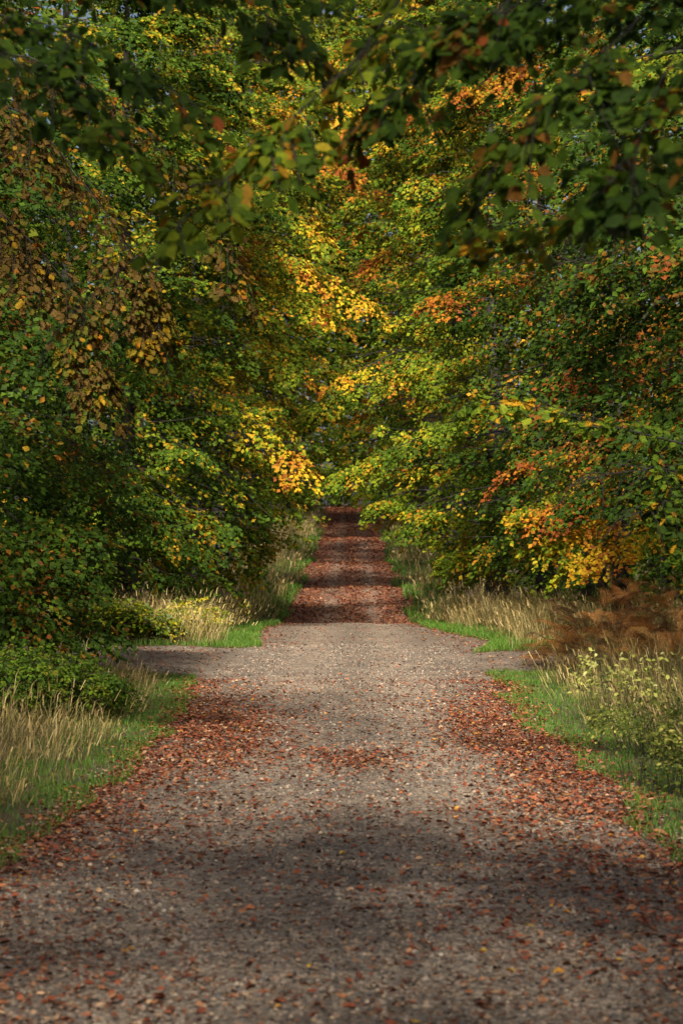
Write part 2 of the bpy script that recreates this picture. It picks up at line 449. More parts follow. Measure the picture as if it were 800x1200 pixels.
def crumbs():
    N = 56000
    d = 6.2 / (1 - rng.uniform(0, 1, N) * (1 - 6.2 / 55.0)); x = xc(d) + rng.uniform(-2.3, 2.3, N)
    ok = (edge_dist(x, d) < .05) & (rng.uniform(0, 1, N) < .45 + .55 * litter_density(x, d))
    x, d = x[ok], d[ok]; N = len(x)
    th = rng.uniform(0, 2 * math.pi, N)
    fwd = np.stack([np.cos(th), np.sin(th), rng.normal(0, .3, N)], -1)
    nrm = np.stack([rng.normal(0, .5, N), rng.normal(0, .5, N), np.ones(N)], -1)
    c = np.array([(.20, .10, .05), (.13, .05, .025), (.30, .21, .13), (.05, .03, .02)])[rng.choice(4, N)] * rng.uniform(.6, 1.3, (N, 1))
    me = leaves_mesh("leaf_crumbs", np.stack([x, d, height(x, d) + .008], -1), fwd, nrm, rng.uniform(.010, .026, N) * (1 + d / 60), c, M_DRY)
    link("leaf_crumbs", me, kind="stuff", label="small brown leaf fragments scattered across the gravel", category="leaf crumbs")
crumbs()

FALL_COL = [("russet", (.21, .055, .022)), ("dark brown", (.10, .036, .020)), ("copper orange", (.29, .115, .045)), ("pale buff", (.36, .23, .13)), ("yellow", (.50, .30, .03))]
def fallen_leaf_objects():
    shapes = []
    for ci, (cn, c) in enumerate(FALL_COL):
        for k in range(3):
            one = lambda v: np.array([v], float)
            me = leaves_mesh("fallen_leaf", one((-.5, 0, 0)), one((1, 0, 0)), one((rng.normal(0, .2), rng.normal(0, .25), 1)), np.array([1.0]), one(c) * rng.uniform(.85, 1.15), M_DRY, T_FALL, .9)
            shapes.append((ci, me))
    by = {ci: [m for k, m in shapes if k == ci] for ci in range(5)}
    for i in range(300):
        d = 6.9 + 5.0 * rng.uniform() ** 1.2
        hw = d / 6.0 * 1.02
        x = rng.uniform(-min(hw, 1.9), min(hw, 1.85))
        ci = int(rng.choice(5, p=[.40, .22, .22, .13, .03]))
        s = rng.uniform(.028, .052)
        o = link("fallen_leaf", by[ci][int(rng.integers(3))], loc=(x, d, float(height(x, d)) + .012),
                 rot=(rng.normal(0, .12), rng.normal(0, .12), rng.uniform(0, 6.28)),
                 label=f"{FALL_COL[ci][0]} fallen beech leaf lying loose on the gravel road", category="leaf", group=f"{FALL_COL[ci][0]} fallen leaves on the gravel")
        o.scale = (s, s, s)
fallen_leaf_objects()

# ------------------------------------------------------------------ grass
def blades(pos, h, w, lean, c0, c1, az=None):
    N = len(pos)
    a = rng.uniform(0, 2 * math.pi, N) if az is None else az
    f = np.stack([np.cos(a), np.sin(a), np.zeros(N)], -1)
    b = rng.uniform(0, 2 * math.pi, N)
    s = np.stack([np.cos(b), np.sin(b), np.zeros(N)], -1) * (w / 2)[:, None]
    up = np.array([0, 0, 1.0])
    k = lean[:, None]
    p0 = pos
    p1 = pos + up * (h * .55)[:, None] + f * k * (h * .22)[:, None]
    p2 = pos + up * (h * np.clip(1 - .35 * lean, .2, 1))[:, None] + f * k * (h * .75)[:, None]
    v = np.stack([p0 - s, p0 + s, p1 + s * .75, p1 - s * .75, p2], 1)
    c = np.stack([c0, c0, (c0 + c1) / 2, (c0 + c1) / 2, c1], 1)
    o = (np.arange(N) * 5)[:, None, None]
    quads = (np.array([[(0, 1, 2, 3)]]).reshape(1, 1, 4) + o).reshape(-1, 4)
    tris = (np.array([[(3, 2, 4)]]).reshape(1, 1, 3) + o).reshape(-1, 3)
    return v.reshape(-1, 3), quads, tris, c.reshape(-1, 3)

def grass_object(name, label, parts):
    V, Q, T, C, n = [], [], [], [], 0
    for v, q, t, c in parts:
        V.append(v); Q.append(q + n); T.append(t + n); C.append(c); n += len(v)
    me = new_mesh(name, np.concatenate(V), [np.concatenate(Q), np.concatenate(T)], np.concatenate(C), M_GRASS)
    link(name, me, kind="stuff", label=label, category="grass")

def jitter_cols(base, w, N, amt=.25):
    base = np.array(base)
    return base[rng.choice(len(base), N, p=np.array(w) / sum(w))] * rng.uniform(1 - amt, 1 + amt, (N, 1))

GREENS = [(.080, .18, .018), (.12, .22, .025), (.055, .13, .015), (.16, .21, .04)]
STRAW = [(.46, .33, .13), (.54, .42, .20), (.36, .25, .09), (.27, .23, .07)]
def verge_samples(side, d0, d1, w0, w1, n, pw=1.0):
    d = rng.uniform(d0, d1, n)
    o = w0 + (w1 - w0) * rng.uniform(0, 1, n) ** pw
    x = xc(d) + np.where(side < 0, -(edgeL(d) + o), edgeR(d) + o)
    return x, d, o
def short_grass(side, d0, d1, w1, n, hs=(.05, .13), w=(.004, .008), z_scale=1.0):
    x, d, o = verge_samples(side, d0, d1, -.08, w1, n, 1.2)
    keep = (rng.uniform(0, 1, n) < .35 + .65 * smooth(-.4, .4, wav(x, d, 2.2, 9) + .5)) & (edge_dist(x, d) > -.12)
    x, d = x[keep], d[keep]; n = len(x)
    h = rng.uniform(*hs, n) * (1 + .35 * wav(x, d, 3, 10)); 
    pos = np.stack([x, d, height(x, d) - .01], -1)
    c = jitter_cols(GREENS, [4, 3, 2, 1], n)
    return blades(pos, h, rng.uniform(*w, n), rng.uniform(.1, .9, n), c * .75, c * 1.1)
def tall_grass(side, d0, d1, w0, w1, n, hs, w=(.004, .007), straw=.8, clump=2.0, lean=(.15, .9), pw=1.0, seeds=True):
    x, d, o = verge_samples(side, d0, d1, w0, w1, n, pw)
    keep = (rng.uniform(0, 1, n) < np.clip(.45 + .6 * wav(x, d, clump, 12), .06, 1)) & (edge_dist(x, d) > -.02)
    x, d, o = x[keep], d[keep], o[keep]; n = len(x)
    h = rng.uniform(*hs, n) * (1 + .25 * wav(x, d, .9, 13)) * (.55 + .45 * smooth(0, .8, o - w0 + .2))
    pos = np.stack([x, d, height(x, d) - .01], -1)
    st = rng.uniform(0, 1, (n, 1)) < straw
    cg = jitter_cols([(.10, .12, .03), (.16, .15, .045), (.08, .10, .025)], [1, 1, 1], n)
    cs = jitter_cols(STRAW, [3, 2, 3, 2], n)
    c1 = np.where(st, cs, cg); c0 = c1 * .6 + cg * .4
    az = np.where(rng.uniform(0, 1, n) < .5, rng.uniform(0, 6.28, n), rng.normal(math.pi if side > 0 else 0, .9, n))
    ln = rng.uniform(*lean, n)
    wd = rng.uniform(*w, n)
    out = [blades(pos, h, wd, ln, c0, c1, az)]
    if seeds:
        k = rng.uniform(0, 1, n) < .30
        f = np.stack([np.cos(az), np.sin(az), np.zeros(n)], -1)
        tip = pos + np.array([0, 0, 1.0]) * (h * np.clip(1 - .35 * ln, .2, 1))[:, None] + f * (ln * h * .75)[:, None]
        out.append(blades(tip[k] - np.array([0, 0, .10]), rng.uniform(.10, .22, k.sum()), wd[k] * 2.2, ln[k] * 1.2, cs[k] * .9, cs[k] * 1.15, az[k]))
    return out
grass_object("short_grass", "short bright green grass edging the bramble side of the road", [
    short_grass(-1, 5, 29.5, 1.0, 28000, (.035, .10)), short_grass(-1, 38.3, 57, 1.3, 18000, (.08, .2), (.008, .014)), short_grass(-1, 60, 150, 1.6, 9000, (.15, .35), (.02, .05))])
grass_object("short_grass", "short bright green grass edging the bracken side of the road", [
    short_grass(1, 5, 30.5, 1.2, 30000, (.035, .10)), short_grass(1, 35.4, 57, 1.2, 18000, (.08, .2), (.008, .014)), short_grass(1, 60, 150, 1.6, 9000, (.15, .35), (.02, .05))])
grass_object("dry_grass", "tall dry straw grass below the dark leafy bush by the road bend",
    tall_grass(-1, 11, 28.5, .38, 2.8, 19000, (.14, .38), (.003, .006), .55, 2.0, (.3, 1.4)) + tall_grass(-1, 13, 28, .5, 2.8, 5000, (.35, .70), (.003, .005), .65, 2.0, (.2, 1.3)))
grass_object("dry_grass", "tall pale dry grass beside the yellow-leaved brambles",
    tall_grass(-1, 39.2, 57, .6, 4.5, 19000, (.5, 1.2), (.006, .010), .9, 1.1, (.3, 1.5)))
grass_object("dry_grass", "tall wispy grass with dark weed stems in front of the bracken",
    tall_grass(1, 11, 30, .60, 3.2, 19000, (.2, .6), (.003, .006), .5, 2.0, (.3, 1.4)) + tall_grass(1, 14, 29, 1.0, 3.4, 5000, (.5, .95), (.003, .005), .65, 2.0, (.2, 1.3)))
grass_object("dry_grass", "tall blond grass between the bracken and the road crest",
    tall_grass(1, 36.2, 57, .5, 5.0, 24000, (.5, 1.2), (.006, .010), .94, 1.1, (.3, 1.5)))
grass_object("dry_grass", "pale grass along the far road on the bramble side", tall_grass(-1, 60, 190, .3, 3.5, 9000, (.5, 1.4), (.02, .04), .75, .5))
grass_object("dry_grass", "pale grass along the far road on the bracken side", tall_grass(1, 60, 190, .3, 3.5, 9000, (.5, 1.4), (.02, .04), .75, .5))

# ------------------------------------------------------------------ palettes
G_DARK, G_MID, G_PALE, LIME = (.026, .054, .005), (.052, .095, .007), (.100, .150, .009), (.20, .235, .012)  # leaf greens, darkest to palest, mixed within each crown
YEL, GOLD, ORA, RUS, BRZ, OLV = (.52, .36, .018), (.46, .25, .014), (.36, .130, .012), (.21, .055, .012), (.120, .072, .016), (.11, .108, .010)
PAL = {
 'green': [(G_DARK, 4), (G_MID, 5), (G_PALE, 3), (LIME, 1), (GOLD, .25)],
 'darkgreen': [(G_DARK, 6), (G_MID, 4), (G_PALE, 1), (ORA, .3), (GOLD, .2)],
 'lime': [(G_MID, 4), (G_PALE, 6), (LIME, 4.5), (YEL, .8), (ORA, .2)],
 'olive': [(OLV, 3), (G_MID, 5), (G_PALE, 2), (LIME, 1.5), (GOLD, .9), (ORA, .6)],
 'gold': [(G_PALE, 2), (LIME, 4), (YEL, 4), (GOLD, 3.5), (ORA, 1.8), (RUS, .4)],
 'goldgreen': [(G_MID, 3.5), (G_PALE, 5), (LIME, 4), (YEL, 1.3), (GOLD, .7), (ORA, .3)],
 'orange': [(G_MID, 2), (OLV, 2), (GOLD, 3), (ORA, 4), (RUS, 2.5)],
 'orangegreen': [(G_DARK, 3), (G_MID, 5), (G_PALE, 2), (OLV, 1.5), (GOLD, 1.2), (ORA, 1.3), (RUS, .5)],
 'russet': [(RUS, 5), (ORA, 3), (BRZ, 1.5), (G_DARK, 1.5)],
 'bronze': [(BRZ, 6), (OLV, 3), (GOLD, 1.0), (ORA, .8), (G_MID, 2)],
 'shade': [(G_DARK, 6), (G_MID, 5), (G_PALE, 2), (GOLD, .12), (RUS, .15)],  # overhead leaf greens kept dark to carry the shade there
 'bramble': [(G_MID, 3), (G_PALE, 4), (LIME, 3), (YEL, 1.2), ((.16, .22, .08), 2)],
 'bushgreen': [(G_DARK, 5), (G_MID, 5), (G_PALE, 2.5), (OLV, .8)],
 'deepgreen': [(G_DARK, 8), (G_MID, 3.5), (G_PALE, .8), (ORA, .3), (RUS, .2)],  # greens darkened so roadside beeches look shaded
 'paleleaf': [((.34, .34, .08), 3), ((.24, .27, .05), 3), ((.42, .40, .15), 2), ((.13, .16, .03), 4)],
 'weed': [((.10, .13, .02), 3), ((.15, .17, .03), 3), ((.07, .10, .015), 3), ((.40, .36, .08), .6)],
 'brambleyellow': [(G_PALE, 4), (LIME, 3.5), (YEL, 2.5), ((.50, .44, .14), 2.5)],
}
def palette_cols(key, pts, n_per, clump=.9, spread=.55):
    """a colour for each twig (clumped in space), then leaf by leaf scatter -> (M, n, 3)"""
    cols = np.array([c for c, _ in PAL[key]]); w = np.array([v for _, v in PAL[key]], float); cum = np.cumsum(w) / w.sum()
    M = len(pts)
    o = abs(hash(key)) % 7 if False else len(key)
    g = .5 + .42 * wav(pts[:, 0] + pts[:, 2] * .7, pts[:, 1] * .6 + pts[:, 2], clump, o)
    u = np.clip(g + rng.normal(0, .16, M), .001, .999)
    # make u uniform by rank so that the weights hold
    rank = np.argsort(np.argsort(u)) / max(M - 1, 1)
    t_idx = np.searchsorted(cum, np.clip(rank, 0, .9999))
    l_idx = np.searchsorted(cum, np.clip(rank[:, None] + rng.normal(0, spread * .35, (M, n_per)), 0, .9999))
    far = rng.uniform(0, 1, (M, n_per)) < .10
    l_idx = np.where(far, np.searchsorted(cum, rng.uniform(0, .9999, (M, n_per))), l_idx)
    c = .35 * cols[t_idx][:, None] + .65 * cols[l_idx]
    return c * rng.uniform(.75, 1.25, (M, n_per, 1))

def interp_path(path, s):
    path = np.asarray(path, float)
    n = len(path) - 1
    f = np.clip(np.asarray(s) * n, 0, n - 1e-6); i = f.astype(int); a = (f - i)[:, None]
    # catmull-rom
    p0 = path[np.maximum(i - 1, 0)]; p1 = path[i]; p2 = path[i + 1]; p3 = path[np.minimum(i + 2, n)]
    return .5 * (2 * p1 + (p2 - p0) * a + (2 * p0 - 5 * p1 + 4 * p2 - p3) * a ** 2 + (3 * p1 - p0 - 3 * p2 + p3) * a ** 3)

UP = np.array([0, 0, 1.0])
def twigs_of(path, n, tl, s0=.3, droop=.25, ang=52):
    s = np.sort(s0 + (1 - s0) * rng.uniform(0, 1, n) ** .85); s[-1] = 1.0
    p = interp_path(path, s); q = interp_path(path, np.clip(s + .02, 0, 1)); r = interp_path(path, np.clip(s - .02, 0, 1))
    t = norm(q - r)
    lat = norm(np.cross(t, UP) + 1e-6)
    sg = np.where(np.arange(n) % 2 == 0, 1.0, -1.0)
    a = np.radians(rng.normal(ang, 14, n)); a[-1] = 0
    dr = t * np.cos(a)[:, None] + lat * (sg * np.sin(a))[:, None]
    dr[:, 2] += rng.normal(-droop, .17, n)
    dr = norm(dr)
    ln = tl * (1.15 - .6 * s) * rng.uniform(.55, 1.25, n)
    return p, dr, ln, s

def spray_leaves(p, dr, ln, n, face, width=.33, jit=.38, droop=.25):
    """leaf positions and frames on flat, slightly drooping sprays; face: where the sprays' tops lean"""
    M = len(p)
    lat = norm(np.cross(dr, UP) + 1e-6)
    nb = norm(np.cross(lat, dr))
    nb = np.where(nb[:, 2:3] < 0, -nb, nb)
    u = rng.uniform(.05, 1, (M, n)) ** .8
    sg = np.where(rng.uniform(0, 1, (M, n)) < .5, 1.0, -1.0)
    off = sg * rng.uniform(0, 1, (M, n)) * width * (1.15 - .75 * u)
    L = ln[:, None]
    pos = p[:, None] + dr[:, None] * (u * L)[..., None] + lat[:, None] * (off * L)[..., None]
    pos[..., 2] -= droop * (u ** 2) * L + rng.normal(0, .03, (M, n)) * L + .10 * np.abs(off) * L
    fwd = dr[:, None] * .75 + lat[:, None] * (sg * .7)[..., None] + rng.normal(0, .35, (M, n, 3))
    fwd[..., 2] -= .28
    nrm = nb[:, None] * .8 + face[:, None] * .75 + rng.normal(0, jit, (M, n, 3))
    return pos, fwd, nrm

def in_view(pos, mx=90, my=90):
    px, py, dep = project(pos)
    return (px > -mx) & (px < 800 + mx) & (py > -my) & (py < 1200) & (dep > 1)

# leaves removed to let sun onto chosen ground patches (d0, d1, u0, u1, share of leaves missing on the sun's way)
OPEN = [(4, 12.5, -2.4, 2.2, .60), (11.8, 18, -2.3, 1.8, .93), (29.5, 55, -2.2, 2.6, .9), (30, 38.5, -9, -4.2, .85), (30, 55, -4.2, -2.2, .4), (36, 52, 2.6, 5.0, .65), (38, 50, -4.8, -2.2, .6), (72.5, 78, -2.6, 2.6, .95), (93, 101, -2.6, 2.6, .96),
        (122, 131, -3, 3, .95), (31, 37, 2.8, 6.2, .88)]
LH = np.array([-math.sin(SUN_AZ), -math.cos(SUN_AZ)])
def sun_open(pos):
    z = zprof(pos[:, 1])
    for _ in range(3):
        t = np.maximum(pos[:, 2] - z, 0) / math.tan(SUN_EL)
        sx, sd = pos[:, 0] + LH[0] * t, pos[:, 1] + LH[1] * t
        z = zprof(sd)
    u = sx - xc(sd)
    gone = np.zeros(len(pos), bool)
    r = rng.uniform(0, 1, len(pos))
    for d0, d1, u0, u1, p in OPEN:
        f = 2.6 if d1 < 20 else 1.2
        k = 2.4 if d0 > 60 else 1.3
        w0, w1 = d0 + k * wav(u, d0, .9, 21) + .35 * u, d1 + k * wav(u, d1, .9, 22) - .3 * u
        q = p * smooth(w0 - f, w0 + f, sd) * (1 - smooth(w1 - f, w1 + f, sd))
        gone |= (u > u0) & (u < u1) & (r < q) & (t > 2.0)
    return gone
STATS = {}
class Crown:
    def __init__(s): s.a = []
    def add(s, pos, fwd, nrm, size, col):
        s.a.append((pos.reshape(-1, 3), fwd.reshape(-1, 3), nrm.reshape(-1, 3), size.reshape(-1), col.reshape(-1, 3)))
    def cat(s):
        return [np.concatenate([t[i] for t in s.a]) for i in range(5)]

def leaf_parts(root, arrays, base, idx, tmpl, mat, name="leaf"):
    """the chosen leaves as objects that share a dozen meshes"""
    pos, fwd, nrm, size, col = arrays
    from mathutils import Matrix
    k = 12
    pick = rng.choice(idx, k, replace=False) if len(idx) > k else idx
    protos = []
    for i in pick:
        me = leaves_mesh(name, np.zeros((1, 3)), np.array([[1., 0, 0]]), np.array([[0, 0, 1.]]), np.array([1.0]), col[i:i + 1], mat, tmpl, .7)
        protos.append((col[i], me))
    pc = np.array([c for c, _ in protos])
    for i in idx:
        j = int(np.argmin(np.sum((np.log(pc + .02) - np.log(col[i] + .02)) ** 2, 1) + rng.uniform(0, .08, len(pc))))
        f = fwd[i] / np.linalg.norm(fwd[i]); n = nrm[i] - f * np.dot(nrm[i], f); n /= np.linalg.norm(n); sd = np.cross(n, f)
        o = link(name, protos[j][1], parent=root)
        q = pos[i] - base
        sc = float(size[i])
        m = Matrix(((f[0] * sc, sd[0] * sc, n[0] * sc, q[0]), (f[1] * sc, sd[1] * sc, n[1] * sc, q[1]), (f[2] * sc, sd[2] * sc, n[2] * sc, q[2]), (0, 0, 0, 1)))
        o.matrix_basis = m

def tree(name, label, x, d, H, pal, leaf=.10, reach=5.0, nb=44, nt=22, nl=30, zmin=1.2, xin=None, boughs=(), r0=None,
         group=None, tmpl=T_SMALL, mat=None, parts=0, twig_wood=False, bias=1.0, clear=2.6, category="tree", tl=1.5, skew=0.0, dens_out=.08, thin=1.0, arch=0.0, arch_z=(7, 15), zlim=None):
    """trunk with limbs, twigs and a crown of leaf sprays. xin: how far the crown reaches towards the road (metres from its axis)."""
    mat = mat or M_LEAF
    z0 = float(height(x, d))
    base = np.array([x, d, z0 - .06])
    road = -1.0 if x > 0 else 1.0                       # towards the road
    r0 = r0 or .012 * H + .03
    root = thing(name, label, category, base, group)
    W = Wood()
    hz = np.linspace(0, 1, 9)
    tp = np.stack([x + .25 * np.sin(hz * 2.6 + d) * hz, d + .25 * np.sin(hz * 3.1 + 2 * d) * hz, base[2] + hz * H], -1)
    W.add(tp - base, r0 * np.interp(hz, [0, .04, .1, 1], [1.5, 1.15, 1, .12]), 10)
    cr = Crown(); TW = Wood()
    def make(path, n, tlen, p_key, s0, rr, lf=leaf, n_leaf=nl, lim=True, limb=True, droop=.25):
        path = np.asarray(path, float)
        if limb:
            ss = np.linspace(0, 1, 7)
            W.add(interp_path(path, ss * .82) - base, rr * (1.02 - .92 * ss), 5)
        p, dr, ln, s = twigs_of(path, n, tlen, s0, droop)
        face = np.stack([np.full(len(p), road * .6), np.full(len(p), -.8), np.full(len(p), .15)], -1)
        pos, fwd, nrm = spray_leaves(p, dr, ln, n_leaf, face)
        col = palette_cols(p_key, p + dr * ln[:, None], n_leaf)
        size = lf * rng.uniform(.7, 1.2, pos.shape[:2])
        f = lambda a: a.reshape((-1,) + a.shape[2:])
        pos, fwd, nrm, size, col = f(pos), f(fwd), f(nrm), f(size), f(col)
        u = np.abs(pos[:, 0] - xc(pos[:, 1])); gz = pos[:, 2] - height(pos[:, 0], pos[:, 1])
        ok = gz > .12
        ok &= ~((edge_dist(pos[:, 0], pos[:, 1]) < .25) & (gz < clear + 1.2 * smooth(75, 95, pos[:, 1])))
        if xin is not None and lim:
            li = xin + .45 * wav(pos[:, 2], pos[:, 1], 1.1, 14) + .25 * wav(pos[:, 2], pos[:, 1], 3.1, 15)
            li = li - arch * smooth(arch_z[0], arch_z[1], gz)
            ok &= (pos[:, 0] - xc(pos[:, 1])) * -road > li
        if lim: ok &= ~sun_open(pos)
        qx, qy, qd = project(pos)
        ok &= ~((qd > -1) & (qd < 5.2) & (np.abs(qx - 400) < 1500) & (qy > -900))
        if lf > .12 and d < 5: ok &= ~((qd > -1) & (np.abs(qx - 400) < 1100) & (qy > -450))
        iv = in_view(pos)
        big = ~iv
        ok &= iv | (rng.uniform(0, 1, len(pos)) < dens_out)
        size = np.where(big, size * 1.9, size)
        cr.add(pos[ok], fwd[ok], nrm[ok], size[ok], col[ok])
        if twig_wood:
            for i in range(len(p)):
                if in_view(p[i:i + 1])[0]:
                    e = p[i] + dr[i] * ln[i]; mid = (p[i] + e) / 2 + UP * .04 * ln[i]; e = e - UP * .25 * ln[i]
                    TW.add(np.array([p[i], mid, e]) - base, np.array([.0035, .0025, .0012]) * (1 if lf > .06 else 1), 3)
    for i in range(nb):
        q = (i + rng.uniform(0, 1)) / nb
        z = zmin + (H * .97 - zmin) * q
        tq = z / H
        prof_r = np.interp(tq, [0, .12, .35, .6, .85, 1], [.80, .95, 1, .86, .52, .15])
        L = reach * prof_r * rng.uniform(.78, 1.12)
        # azimuth: mostly towards the road and towards the viewer's side
        a = math.pi / 2 * (1 - road) + rng.normal(0, 1.05) * 1.0 - road * skew if rng.uniform() < .8 * bias else rng.uniform(0, 2 * math.pi)
        dirh = np.array([math.cos(a), math.sin(a), 0])
        el = np.interp(tq, [0, .3, .7, 1], [.05, .22, .5, 1.0]) + rng.normal(0, .12)
        c = interp_path(tp, np.array([tq]))[0]
        sag = rng.uniform(.10, .26)
        sway = np.array([-dirh[1], dirh[0], 0]) * rng.normal(0, .16) * L
        ph = rng.uniform(2, 4.5)
        path = [c + dirh * L * t + sway * math.sin(ph * t) + UP * .05 * L * math.sin(2.3 * ph * t) + UP * (L * (math.tan(min(el, 1.1)) * t * (1 - .35 * t)) - sag * L * t ** 2.2) for t in np.linspace(0, 1, 6)]
        if project(np.array([path[-1]]))[2][0] < 1 and thin < 1 and rng.uniform() > thin: continue
        make(path, nt, tl * (.75 + .25 * prof_r), pal, .22, max(.012, r0 * .14 * (1 - .7 * tq)))
    for bo in boughs:
        path = [np.array(pt, float) for pt in bo['path']]
        c0 = interp_path(tp, np.array([np.clip((path[0][2] - base[2] - .25 * np.linalg.norm(path[0][:2] - [x, d])) / H, .05, .95)]))[0]
        make([c0] + path, bo.get('n', nt), bo.get('tl', tl), bo.get('pal', pal), bo.get('s0', .3), bo.get('r', .05), bo.get('leaf', leaf), bo.get('nl', nl), lim=False, droop=bo.get('droop', .25))
    link("trunk", W.mesh("trunk", M_BARK), parent=root)
    if TW.n:
        link("twigs", TW.mesh("twigs", M_TWIG), parent=root, kind="stuff")
    arr = cr.cat()
    STATS[label] = len(arr[0])
    N = len(arr[0])
    if parts and N:
        px, py, dep = project(arr[0])
        vis = (px > 0) & (px < 800) & (py > 0) & (py < 1200)
        score = np.where(vis, arr[3] / np.maximum(dep, .1), 0) * rng.uniform(.8, 1.2, N)
        idx = np.argsort(-score)[:parts]
        idx = idx[score[idx] > 0]
        leaf_parts(root, arr, base, idx, tmpl, mat)
        rest = np.ones(N, bool); rest[idx] = False
        arr = [t[rest] for t in arr]
    if len(arr[0]):
        me = leaves_mesh("crown", arr[0] - base, arr[1], arr[2], arr[3], arr[4], mat, tmpl, .5)
        link("crown", me, parent=root, **({"kind": "stuff"} if parts else {}))
    return root

# ------------------------------------------------------------------ trees on the bramble side (x < 0)
GB, GF = "trees lining the bramble side", "trees lining the bracken side"
tree("oak_tree", "oak with hanging bronze-brown lobed leaves over the dark roadside bush", -7.2, 19.5, 13, 'bronze', .076, 4.6, 34, 16, 14, 3.4, xin=1.9,
     boughs=[dict(r=.018, path=[P(-60, 110, 18), P(60, 170, 17.6), P(150, 290, 17.2), P(190, 390, 17)], n=64, tl=.85, s0=.05, droop=.6, nl=20),
             dict(r=.016, path=[P(-80, 60, 18.5), P(80, 90, 18), P(210, 190, 17.8), P(290, 330, 17.5)], n=50, tl=.75, s0=.05, droop=.6, nl=15),
             dict(r=.016, path=[P(-80, 240, 18), P(20, 270, 17.6), P(90, 350, 17.4), P(120, 440, 17.2)], n=64, tl=.85, s0=.05, droop=.6, nl=20)],
     tmpl=T_OAK, mat=M_NEAR, parts=300, twig_wood=True, group=GB)
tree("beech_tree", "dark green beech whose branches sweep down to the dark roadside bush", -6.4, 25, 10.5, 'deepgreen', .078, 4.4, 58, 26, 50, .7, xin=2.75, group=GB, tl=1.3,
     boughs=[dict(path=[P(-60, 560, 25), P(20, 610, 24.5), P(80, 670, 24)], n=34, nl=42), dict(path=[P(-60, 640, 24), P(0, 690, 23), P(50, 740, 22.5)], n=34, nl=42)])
tree("beech_tree", "green beech with a few yellow leaves beside the side track", -6.6, 28.5, 11.2, 'green', .088, 4.6, 48, 24, 50, 1.8, xin=2.55, group=GB, tl=1.4,
     boughs=[dict(path=[P(-40, 560, 29), P(50, 590, 28.5), P(110, 625, 28)], n=30, pal='darkgreen', nl=42), dict(path=[P(-40, 480, 29), P(90, 530, 28.5), P(190, 590, 28)], n=30, pal='green', nl=42)])
tree("beech_tree", "bright green beech standing behind the yellow-leaved brambles", -6.2, 47, 17.5, 'green', .112, 5.2, 62, 26, 46, 1.6, xin=2.5, group=GB,
     boughs=[dict(path=[P(120, 520, 47), P(220, 590, 46.5), P(300, 630, 46)], n=26, pal='darkgreen', nl=40),
             dict(path=[P(60, 550, 47), P(140, 600, 46), P(240, 640, 45.5)], n=26, pal='darkgreen', nl=40)])
tree("beech_tree", "green beech with a lit yellow lower bough above the pale dry grass", -5.6, 54, 19, 'green', .122, 5.0, 58, 24, 40, 2.0, xin=2.0, group=GB,
     boughs=[dict(path=[P(200, 440, 51), P(280, 480, 50), P(350, 540, 49)], n=34, pal='gold', nl=34),
             dict(path=[P(220, 520, 51), P(300, 590, 50), P(350, 635, 50)], n=30, pal='darkgreen', nl=36)])
tree("beech_tree", "golden beech with a bright yellow bough slanting high over the road", -5.2, 60, 21, 'goldgreen', .13, 5.4, 54, 24, 28, 2.2, xin=1.6, arch=1.6, arch_z=(10, 16), group=GB,
     boughs=[dict(path=[P(220, 225, 60), P(300, 275, 59), P(370, 315, 58), P(435, 355, 57)], n=50, pal='gold', nl=36, tl=1.7),
             dict(path=[P(230, 260, 60), P(310, 320, 59), P(390, 365, 58)], n=50, pal='gold', nl=34, tl=1.7),
             dict(path=[P(220, 190, 60), P(300, 230, 59), P(380, 275, 58)], n=50, pal='goldgreen', nl=34, tl=1.7),
             dict(path=[P(230, 330, 60), P(300, 380, 59), P(350, 430, 58)], n=40, pal='goldgreen', nl=34, tl=1.6)])
tree("beech_tree", "olive green beech behind the golden beech on the rising road", -5.0, 71, 25, 'olive', .15, 6.0, 52, 22, 28, 2.4, xin=.9, arch=2.2, group=GB,
     boughs=[dict(path=[P(240, 40, 71), P(340, 10, 70), P(440, 40, 70)], n=60, nl=34, tl=2.2), dict(path=[P(240, -10, 71), P(340, -40, 70), P(430, -20, 70)], n=50, nl=34, tl=2.2)])
tree("beech_tree", "yellow-green beech overhanging the first rise of the far road", -5.0, 83, 28, 'goldgreen', .18, 6.6, 50, 22, 24, 2.4, xin=.6, arch=2.4, group=GB,
     boughs=[dict(path=[P(300, 110, 83), P(370, 170, 82), P(450, 230, 81)], n=50, pal='orange', nl=30, tl=2.0), dict(path=[P(330, 60, 83), P(400, 110, 82), P(470, 180, 81)], n=50, pal='gold', nl=24, tl=2.0)])
tree("beech_tree", "tawny beech leaning over the middle of the far road", -5.2, 98, 32, 'olive', .22, 8.0, 50, 22, 22, 2.8, xin=-.3, arch=2.4, group=GB)
tree("beech_tree", "tall mixed green and gold beech arching over the far road", -5.4, 118, 36, 'goldgreen', .27, 8.5, 50, 22, 20, 3.0, xin=-1.2, arch=2.4, group=GB)

